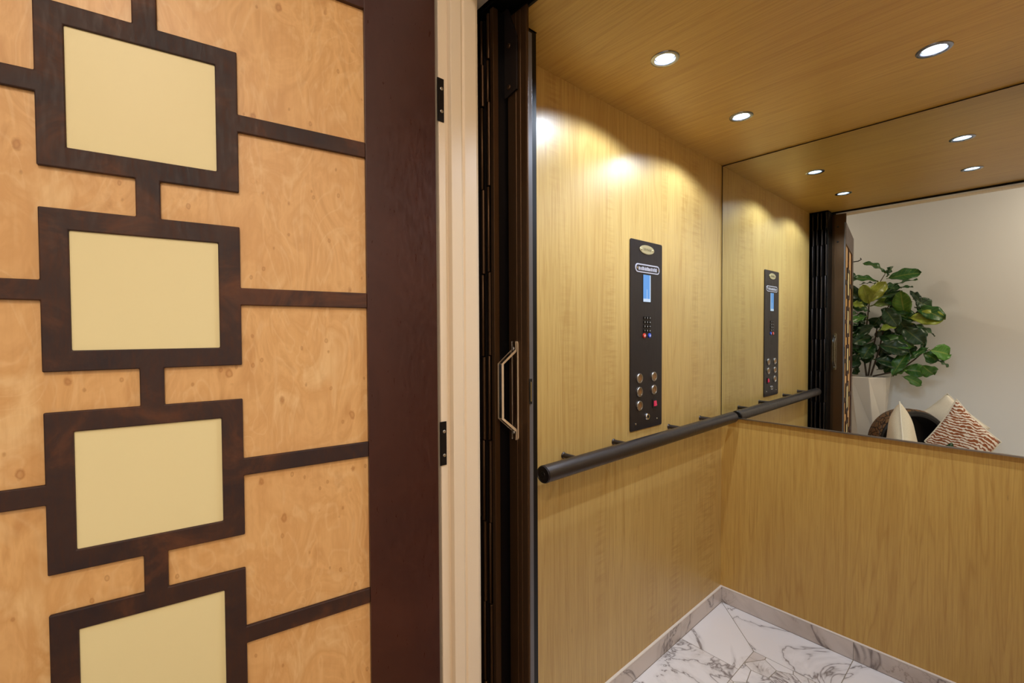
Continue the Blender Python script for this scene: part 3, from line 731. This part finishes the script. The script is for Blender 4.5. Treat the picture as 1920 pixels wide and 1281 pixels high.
LEAVES = [(-0.82,-0.739,1.834,-0.943,-0.658,1.918,0.055,0.5,0.3), (-0.84,-0.919,1.801,-0.64,-0.96,1.834,0.095,0.7,0.35), (-0.805,-0.763,1.806,-0.766,-0.72,1.878,0.05,0.6,0.3), (-0.874,-0.796,1.766,-1.066,-0.831,1.8,0.065,0.5,0.4), (-0.814,-0.809,1.688,-0.637,-0.79,1.752,0.055,0.25,0.3), (-0.822,-0.814,1.66,-0.674,-0.875,1.701,0.055,0.25,0.2), (-0.89,-0.844,1.755,-1.006,-0.863,1.761,0.03,0.2,0.2), (-0.941,-0.785,1.567,-0.966,-0.696,1.722,0.085,0.85,0.9), (-0.925,-0.74,1.574,-0.827,-0.732,1.733,0.1,0.9,0.95), (-0.959,-0.841,1.55,-1.075,-0.883,1.629,0.08,0.5,0.3), (-0.957,-0.923,1.552,-0.737,-0.96,1.588,0.09,0.65,0.8), (-0.935,-0.837,1.599,-0.748,-0.87,1.658,0.08,0.5,0.3), (-0.691,-0.854,1.433,-0.714,-0.783,1.642,0.105,0.9,0.6), (-0.673,-0.825,1.432,-0.475,-0.86,1.429,0.115,0.75,0.95), (-0.638,-0.883,1.527,-0.467,-0.86,1.434,0.105,0.6,0.35), (-0.651,-0.865,1.604,-0.551,-0.93,1.535,0.09,0.7,0.15), (-0.662,-0.828,1.669,-0.592,-0.738,1.584,0.045,0.5,0.0), (-0.742,-0.795,1.452,-0.675,-0.852,1.312,0.115,0.9,0.1), (-0.699,-0.751,1.355,-0.57,-0.698,1.233,0.12,0.9,0.1), (-0.653,-0.783,1.383,-0.526,-0.86,1.29,0.055,0.35,0.2), (-0.831,-0.777,1.532,-0.739,-0.725,1.384,0.1,0.8,0.1), (-0.872,-0.859,1.258,-0.655,-0.773,1.193,0.11,0.65,0.45), (-0.86,-0.738,1.318,-0.746,-0.799,1.375,0.065,0.6,0.85), (-0.947,-0.779,1.458,-1.044,-0.74,1.409,0.07,0.5,0.5), (-0.948,-0.838,1.368,-1.065,-0.832,1.318,0.08,0.5,0.1), (-0.941,-0.832,1.499,-1.056,-0.756,1.531,0.08,0.5,0.2), (-0.914,-0.83,1.268,-1.035,-0.77,1.217,0.1,0.7,0.1), (-0.911,-0.859,1.217,-0.969,-0.79,1.082,0.1,0.8,0.2), (-0.868,-0.75,1.191,-0.684,-0.757,1.142,0.12,0.65,0.1), (-0.856,-0.816,1.12,-0.695,-0.741,1.117,0.08,0.4,0.05), (-0.904,-0.785,1.06,-0.737,-0.788,1.014,0.09,0.6,0.05), (-0.72,-0.886,0.976,-0.582,-0.917,0.961,0.1,0.8,0.55), (-0.58,-0.79,1.037,-0.517,-0.86,0.963,0.095,0.85,0.5), (-0.767,-0.748,0.914,-0.676,-0.79,1.108,0.085,0.85,0.4), (-0.659,-0.748,1.054,-0.549,-0.782,1.161,0.05,0.5,0.3), (-0.534,-0.739,1.161,-0.433,-0.86,1.128,0.115,0.85,0.6), (-0.578,-0.829,1.129,-0.496,-0.86,1.079,0.105,0.7,0.35), (-0.499,-0.8,1.077,-0.429,-0.86,1.024,0.038,0.5,0.3), (-0.589,-0.868,1.127,-0.572,-0.92,1.236,0.03,0.6,0.1), (-0.771,-0.828,0.918,-0.678,-0.749,0.968,0.045,0.5,0.6), (-0.709,-0.805,0.924,-0.609,-0.882,0.857,0.07,0.7,0.5), (-0.961,-0.766,1.547,-1.042,-0.725,1.57,0.06,0.6,0.9), (-0.994,-0.748,1.118,-1.048,-0.804,1.002,0.1,0.8,0.1), (-0.947,-0.781,1.418,-1.035,-0.86,1.462,0.08,0.6,0.2), (-0.856,-0.799,1.455,-0.909,-0.84,1.378,0.09,0.8,0.1), (-0.817,-0.885,1.545,-0.673,-0.817,1.489,0.1,0.7,0.15), (-0.79,-0.909,1.584,-0.728,-0.905,1.454,0.1,0.8,0.2), (-0.872,-0.759,1.377,-1.014,-0.805,1.278,0.09,0.6,0.15), (-0.861,-0.888,1.298,-0.773,-0.819,1.22,0.1,0.7,0.1), (-0.979,-0.845,1.014,-0.932,-0.806,1.138,0.08,0.7,0.1), (-0.848,-0.924,0.926,-0.79,-0.948,1.018,0.07,0.8,0.3), (-1.037,-0.896,0.915,-1.064,-0.865,0.956,0.06,0.6,0.2), (-0.886,-0.913,0.964,-0.819,-0.832,1.062,0.09,0.7,0.1), (-0.761,-0.925,1.494,-0.831,-0.884,1.417,0.09,0.7,0.05)]
STEMS = [[(-0.96,-0.84,0.903),(-0.989,-0.85,1.115),(-0.965,-0.86,1.419),(-0.947,-0.84,1.589),(-0.883,-0.85,1.754),(-0.839,-0.86,1.844)], [(-0.924,-0.84,0.906),(-0.924,-0.85,1.117),(-0.903,-0.86,1.258),(-0.886,-0.84,1.377),(-0.812,-0.85,1.543),(-0.783,-0.86,1.61)], [(-0.873,-0.84,0.91),(-0.869,-0.85,1.169),(-0.849,-0.86,1.318),(-0.749,-0.84,1.453),(-0.649,-0.85,1.583)], [(-0.834,-0.84,0.907),(-0.73,-0.85,0.968),(-0.63,-0.86,1.07),(-0.579,-0.84,1.129),(-0.532,-0.85,1.163)], [(-0.714,-0.84,0.979),(-0.774,-0.85,0.912)], [(-0.868,-0.84,1.169),(-0.712,-0.85,1.317),(-0.678,-0.86,1.432)], [(-0.9,-0.84,1.258),(-0.981,-0.85,1.196),(-1.065,-0.86,1.143)], [(-0.749,-0.84,1.453),(-0.676,-0.85,1.394)]]

def add_leaf(bm, lay_r, lay_u, b, t_, w_, face, c, rn):
    b = Vector(b); t_ = Vector(t_); ax = t_ - b; L = ax.length * 1.18; ax.normalize()
    want = Vector((rn.uniform(-.2, .2), face, 1.05 - face)).normalized()
    nrm = (want - ax * want.dot(ax)); nrm.normalize()
    sd = ax.cross(nrm).normalized()
    n, m = 14, 6; rows = []; droop = rn.uniform(.08, .26) * L; ph = rn.uniform(0, 6)
    for i in range(n + 1):
        v = i / n
        pet = .10
        if v < pet: wd = .012
        else:
            q = (v - pet) / (1 - pet); wd = (math.sin(PI * q ** .85) ** .55) * (.62 + .38 * min(1, q * 1.5)) * 1.38 if q < 1 else 0
        row = []
        for j in range(m + 1):
            u_ = j / m * 2 - 1
            edge = abs(u_) ** 2
            off = nrm * ((math.sin(v * 17 + ph + u_) * .010 * edge) + abs(u_) * .14 * w_ + math.sin(PI * v) * droop * .6) 
            row.append((bm.verts.new(b + ax * (v * L) + sd * (u_ * wd * w_ / 2) + off), u_ * (1 if wd > .02 else 0), v))
        rows.append(row)
    cc = (min(1, max(0, c + rn.uniform(-.05, .05))), rn.random(), rn.random())
    for i in range(n):
        for j in range(m):
            q = (rows[i][j], rows[i][j + 1], rows[i + 1][j + 1], rows[i + 1][j])
            f = bm.faces.new([k[0] for k in q]); f.smooth = True
            for lp, k in zip(f.loops, q): lp[lay_u] = (k[1], k[2], 0); lp[lay_r] = cc
def foliage(name, leaves, parent, seed, origin):
    bm = bmesh.new(); lr = bm.loops.layers.float_vector.new('rnd'); lu = bm.loops.layers.float_vector.new('luv'); rn = random.Random(seed)
    O = Vector(origin)
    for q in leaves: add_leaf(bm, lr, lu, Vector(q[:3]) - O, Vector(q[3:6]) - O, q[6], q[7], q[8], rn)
    me = bpy.data.meshes.new(name); bm.to_mesh(me); bm.free(); me.materials.append(M['leaf'])
    o = bpy.data.objects.new(name, me); COL.objects.link(o); o.parent = parent
    sm = o.modifiers.new('thickness', 'SOLIDIFY'); sm.thickness = .0009
    return o
PO = (-.962, -.84, 0)
plant = empty('potted_fiddle_leaf_fig', PO); put(plant, 'leafy green fiddle leaf fig in a tall white faceted pot, seen in the mirror', 'potted plant')
rn = random.Random(5); extra = []
for k in range(24):     # leaves on the side turned to the left, behind the open door edge
    X = rn.uniform(-1.22, -.98); Z = rn.uniform(1.0, 1.85); Y = rn.uniform(-.95, -.70)
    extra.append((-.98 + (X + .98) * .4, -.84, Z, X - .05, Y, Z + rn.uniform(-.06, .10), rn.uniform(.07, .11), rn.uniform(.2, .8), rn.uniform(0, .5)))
for k in range(22):     # inner and rear leaves that fill the crown
    X = rn.uniform(-.95, -.62); Z = rn.uniform(1.10, 1.72); Y = rn.uniform(-.97, -.84); an = rn.uniform(0, 6.28)
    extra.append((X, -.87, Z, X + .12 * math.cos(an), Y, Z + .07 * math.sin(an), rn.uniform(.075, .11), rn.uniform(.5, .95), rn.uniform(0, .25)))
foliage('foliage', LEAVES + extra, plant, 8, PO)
mb = MB()
for k, s_ in enumerate(STEMS):
    pts = [Vector(p) - Vector(PO) for p in s_]
    if k < 4: pts[0].x = pts[0].x * .4; pts[0].y = .01 * k
    n = len(pts); mb.tube(pts, [.0075 - .0045 * i / (n - 1) if k < 4 else .003 for i in range(n)], 8)
mb.build('stems', M['stem'], plant, smooth=True)
# faceted tapering pot : hexagonal rim twisting to a smaller hexagonal foot
bm = bmesh.new(); rings = []
for (rad, z, tw) in ((.125, 0, .26), (.150, .42, .0), (.176, .895, .26), (.176, .905, .26), (.162, .905, .26), (.150, .86, .26)):
    rings.append([bm.verts.new((rad * math.cos(2 * PI * k / 8 + tw + .25), rad * math.sin(2 * PI * k / 8 + tw + .25), z)) for k in range(8)])
bm.faces.new(rings[0][::-1])
for a_, b_ in zip(rings, rings[1:]):
    for k in range(8):
        n = (k + 1) % 8
        if a_ is rings[0] or a_ is rings[1]:
            bm.faces.new((a_[k], a_[n], b_[n])); bm.faces.new((a_[k], b_[n], b_[k]))
        else: bm.faces.new((a_[k], a_[n], b_[n], b_[k]))
mb = MB(); mb.bm = bm; mb.build('pot', M['pot'], plant, bevel=.003)
mb = MB(); mb.lathe([(.150, .855), (.145, .868), (.10, .878), (.0001, .884)], (0, 0, 0), (0, 0, 1), 24, capends=False); mb.build('soil', M['soil'], plant, smooth=True)

# ------------------------------------------------------------------ low upholstered platform, carved drum, cushions
M['linen'] = plain('white_linen', srgb(228, 224, 220), .85)
pl = MB().box(-.72, .55, -1.02, -.03, 0, .045).build('platform_base', M['stile'], None)
bench = empty('daybed', (-.09, -.6, 0)); put(bench, 'low white daybed under the cushions along the pale hallway wall', 'daybed')
bpy.data.objects.remove(pl)
MB().box(-.60, .60, -.42, .42, 0, .03).build('base', M['stile'], bench, bevel=.004)
MB().box(-.61, .61, -.43, .43, .03, .10).build('mattress', M['linen'], bench, bevel=.02, bseg=4)
def drum_mat():
    t = NT('carved_dark_wood'); v = t.coord((1, 1, 1))
    vo = t.n('ShaderNodeTexVoronoi'); t.l(v, vo.inputs['Vector']); vo.inputs['Scale'].default_value = 26; vo.feature = 'DISTANCE_TO_EDGE'
    e = t.ramp(vo.outputs['Distance'], [(0.03, (0, 0, 0)), (0.12, (1, 1, 1))])
    c = t.mix(e, srgb(44, 30, 20), srgb(122, 88, 56)); t.l(c, t.b.inputs['Base Color']); t.b.inputs['Roughness'].default_value = .45
    t.bump(e, .6, .004); return t.m
M['carved'] = drum_mat(); M['hollow'] = plain('black_lacquer', srgb(20, 18, 18), .4)
QD = math.radians(46); dax = Vector((math.sin(QD), math.cos(QD), 0))
dc = Vector((-.70, -.60, .395))
drum = empty('carved_drum', (dc.x, dc.y, .10)); put(drum, 'round dark carved wooden drum lying on its side behind the cream cushion', 'drum')
off = Vector((dc.x, dc.y, .10))
MB().lathe([(.20, 0), (.235, .006), (.272, .03), (.280, .08), (.274, .12), (.282, .13), (.284, .145), (.276, .158), (.268, .160)], dc - off, dax, 56, capends=False).build('carved_band', M['carved'], drum, smooth=True)
MB().lathe([(.268, .160), (.274, .174), (.266, .186), (.246, .190), (.232, .182), (.224, .16), (.218, .04), (.0001, .04)], dc - off, dax, 56, capends=False).build('rim', M['hollow'], drum, smooth=True)
MB().lathe([(.0001, 0), (.205, 0)], dc - off, dax, 48, capends=False).build('end_board', M['carved'], drum)
def fabric(name, kind):
    t = NT(name); v = t.coord()
    if kind == 'zebra':
        co = t.coord((1, 1, 1)); sp = t.n('ShaderNodeSeparateXYZ'); t.l(co, sp.inputs[0])
        chev = t.math('SUBTRACT', t.math('MULTIPLY', sp.outputs[0], .5), t.math('MULTIPLY', t.math('ABSOLUTE', t.math('SUBTRACT', sp.outputs[0], .03)), .3))
        n = t.noise(t.coord((9, 9, 9)), 1.6, 3, .6)
        w1 = t.math('ADD', t.math('ADD', t.math('MULTIPLY', sp.outputs[1], 1.0), chev), t.math('MULTIPLY', n, .075))
        q = t.math('PINGPONG', t.math('MULTIPLY', w1, 38.0), .5)
        n2 = t.noise(t.coord((14, 40, 14)), 1.5, 2, .5)
        s2 = t.math('ADD', q, t.math('MULTIPLY', t.math('SUBTRACT', n2, .5), .9))
        c = t.ramp(s2, [(0.20, srgb(238, 226, 214)), (0.27, srgb(150, 82, 42))])
        t.l(c, t.b.inputs['Base Color'])
    elif kind == 'cream':
        n = t.noise(t.coord(), 300, 2, .6); t.l(t.ramp(n, [(0.3, srgb(216, 200, 172)), (0.7, srgb(234, 222, 198))]), t.b.inputs['Base Color']); t.bump(n, .4, .002)
    else:
        n = t.noise(t.coord(), 300, 2, .6); t.l(t.ramp(n, [(0.3, srgb(226, 216, 196)), (0.7, srgb(240, 232, 216))]), t.b.inputs['Base Color'])
    t.b.inputs['Roughness'].default_value = .9; t.b.inputs['Sheen Weight'].default_value = .2
    return t.m
def cushion(name, mat, pmat, centre, U, V, thick, label, piping=.004, seed=0):
    """square cushion, half-edge vectors U and V from the centre"""
    U, V, C0 = Vector(U), Vector(V), Vector(centre); N = U.cross(V).normalized()
    hu, hv = U.length, V.length
    rot = Matrix((U.normalized(), (N.cross(U.normalized())), N)).transposed().to_4x4()
    vx, vy = V.dot(U.normalized()), V.dot(N.cross(U.normalized()))
    root = empty(name, C0); root.matrix_world = Matrix.Translation(C0) @ rot
    put(root, label, 'cushion')
    bm = bmesh.new(); n = 22; g = {}; rn = random.Random(seed)
    for s_ in (1, -1):
        for i in range(n + 1):
            for j in range(n + 1):
                a_, b_ = i / n * 2 - 1, j / n * 2 - 1
                if s_ == -1 and (i in (0, n) or j in (0, n)): g[(s_, i, j)] = g[(1, i, j)]; continue
                pin = 1 - .07 * (1 - abs(a_) ** 2) * abs(b_) ** 3 ; pin2 = 1 - .07 * (1 - abs(b_) ** 2) * abs(a_) ** 3
                h = ((1 - a_ ** 2) * (1 - b_ ** 2)) ** .42 * thick / 2
                h *= 1 + .07 * math.sin(a_ * 5 + seed) * math.cos(b_ * 4 + seed)
                g[(s_, i, j)] = bm.verts.new((a_ * hu * pin2 + b_ * vx * pin, b_ * vy * pin, s_ * h))
        for i in range(n):
            for j in range(n):
                q = [g[(s_, i, j)], g[(s_, i + 1, j)], g[(s_, i + 1, j + 1)], g[(s_, i, j + 1)]]
                f = bm.faces.new(q if s_ > 0 else q[::-1]); f.smooth = True
    mb = MB(); mb.bm = bm; ring = [g[(1, i, 0)].co.copy() for i in range(n)] + [g[(1, n, j)].co.copy() for j in range(n)] + [g[(1, n - i, n)].co.copy() for i in range(n)] + [g[(1, 0, n - j)].co.copy() for j in range(n)]
    mb.build('cover', mat, root, smooth=False, recalc=False)
    if piping: MB().tube(ring, piping, 8, closed=True).build('piping', pmat, root, smooth=True)
    return root
M['zebra'] = fabric('rust_white_weave', 'zebra'); M['creamf'] = fabric('cream_boucle', 'cream'); M['white_f'] = fabric('ivory_linen', 'ivory')
cushion('throw_cushion', M['creamf'], M['white_f'], (-.61, -.13, .452), (.02, .150, .155), (-.035, -.150, .170), .18, 'plain cream cushion standing edge-on in front of the dark carved drum', .005, 1)
cushion('throw_cushion', M['white_f'], M['white_f'], (-.412, -.80, .545), (-.125, -.02, -.130), (.125, .02, -.125), .10, 'plain ivory cushion leaning behind the rust zebra-striped cushion', .003, 2)
cushion('throw_cushion', M['zebra'], M['white_f'], (-.300, -.43, .475), (.118, -.03, -.150), (-.085, .035, -.172), .12, 'rust brown and white zebra-striped cushion, rightmost of the three cushions', .005, 3)
# leaf of a small plant in front of the cushions
sprig = empty('leaf_sprig', (-.36, -.2, .10)); put(sprig, 'dark green leaf sprig in front of the rust striped cushion', 'plant')
foliage('leaves', [(-.36, -.2, .105, -.43, -.19, .34, .07, .7, .2), (-.36, -.2, .105, -.335, -.17, .445, .09, .5, .2), (-.36, -.2, .105, -.24, -.2, .37, .07, .7, .1)], sprig, 3, (-.36, -.2, .10))
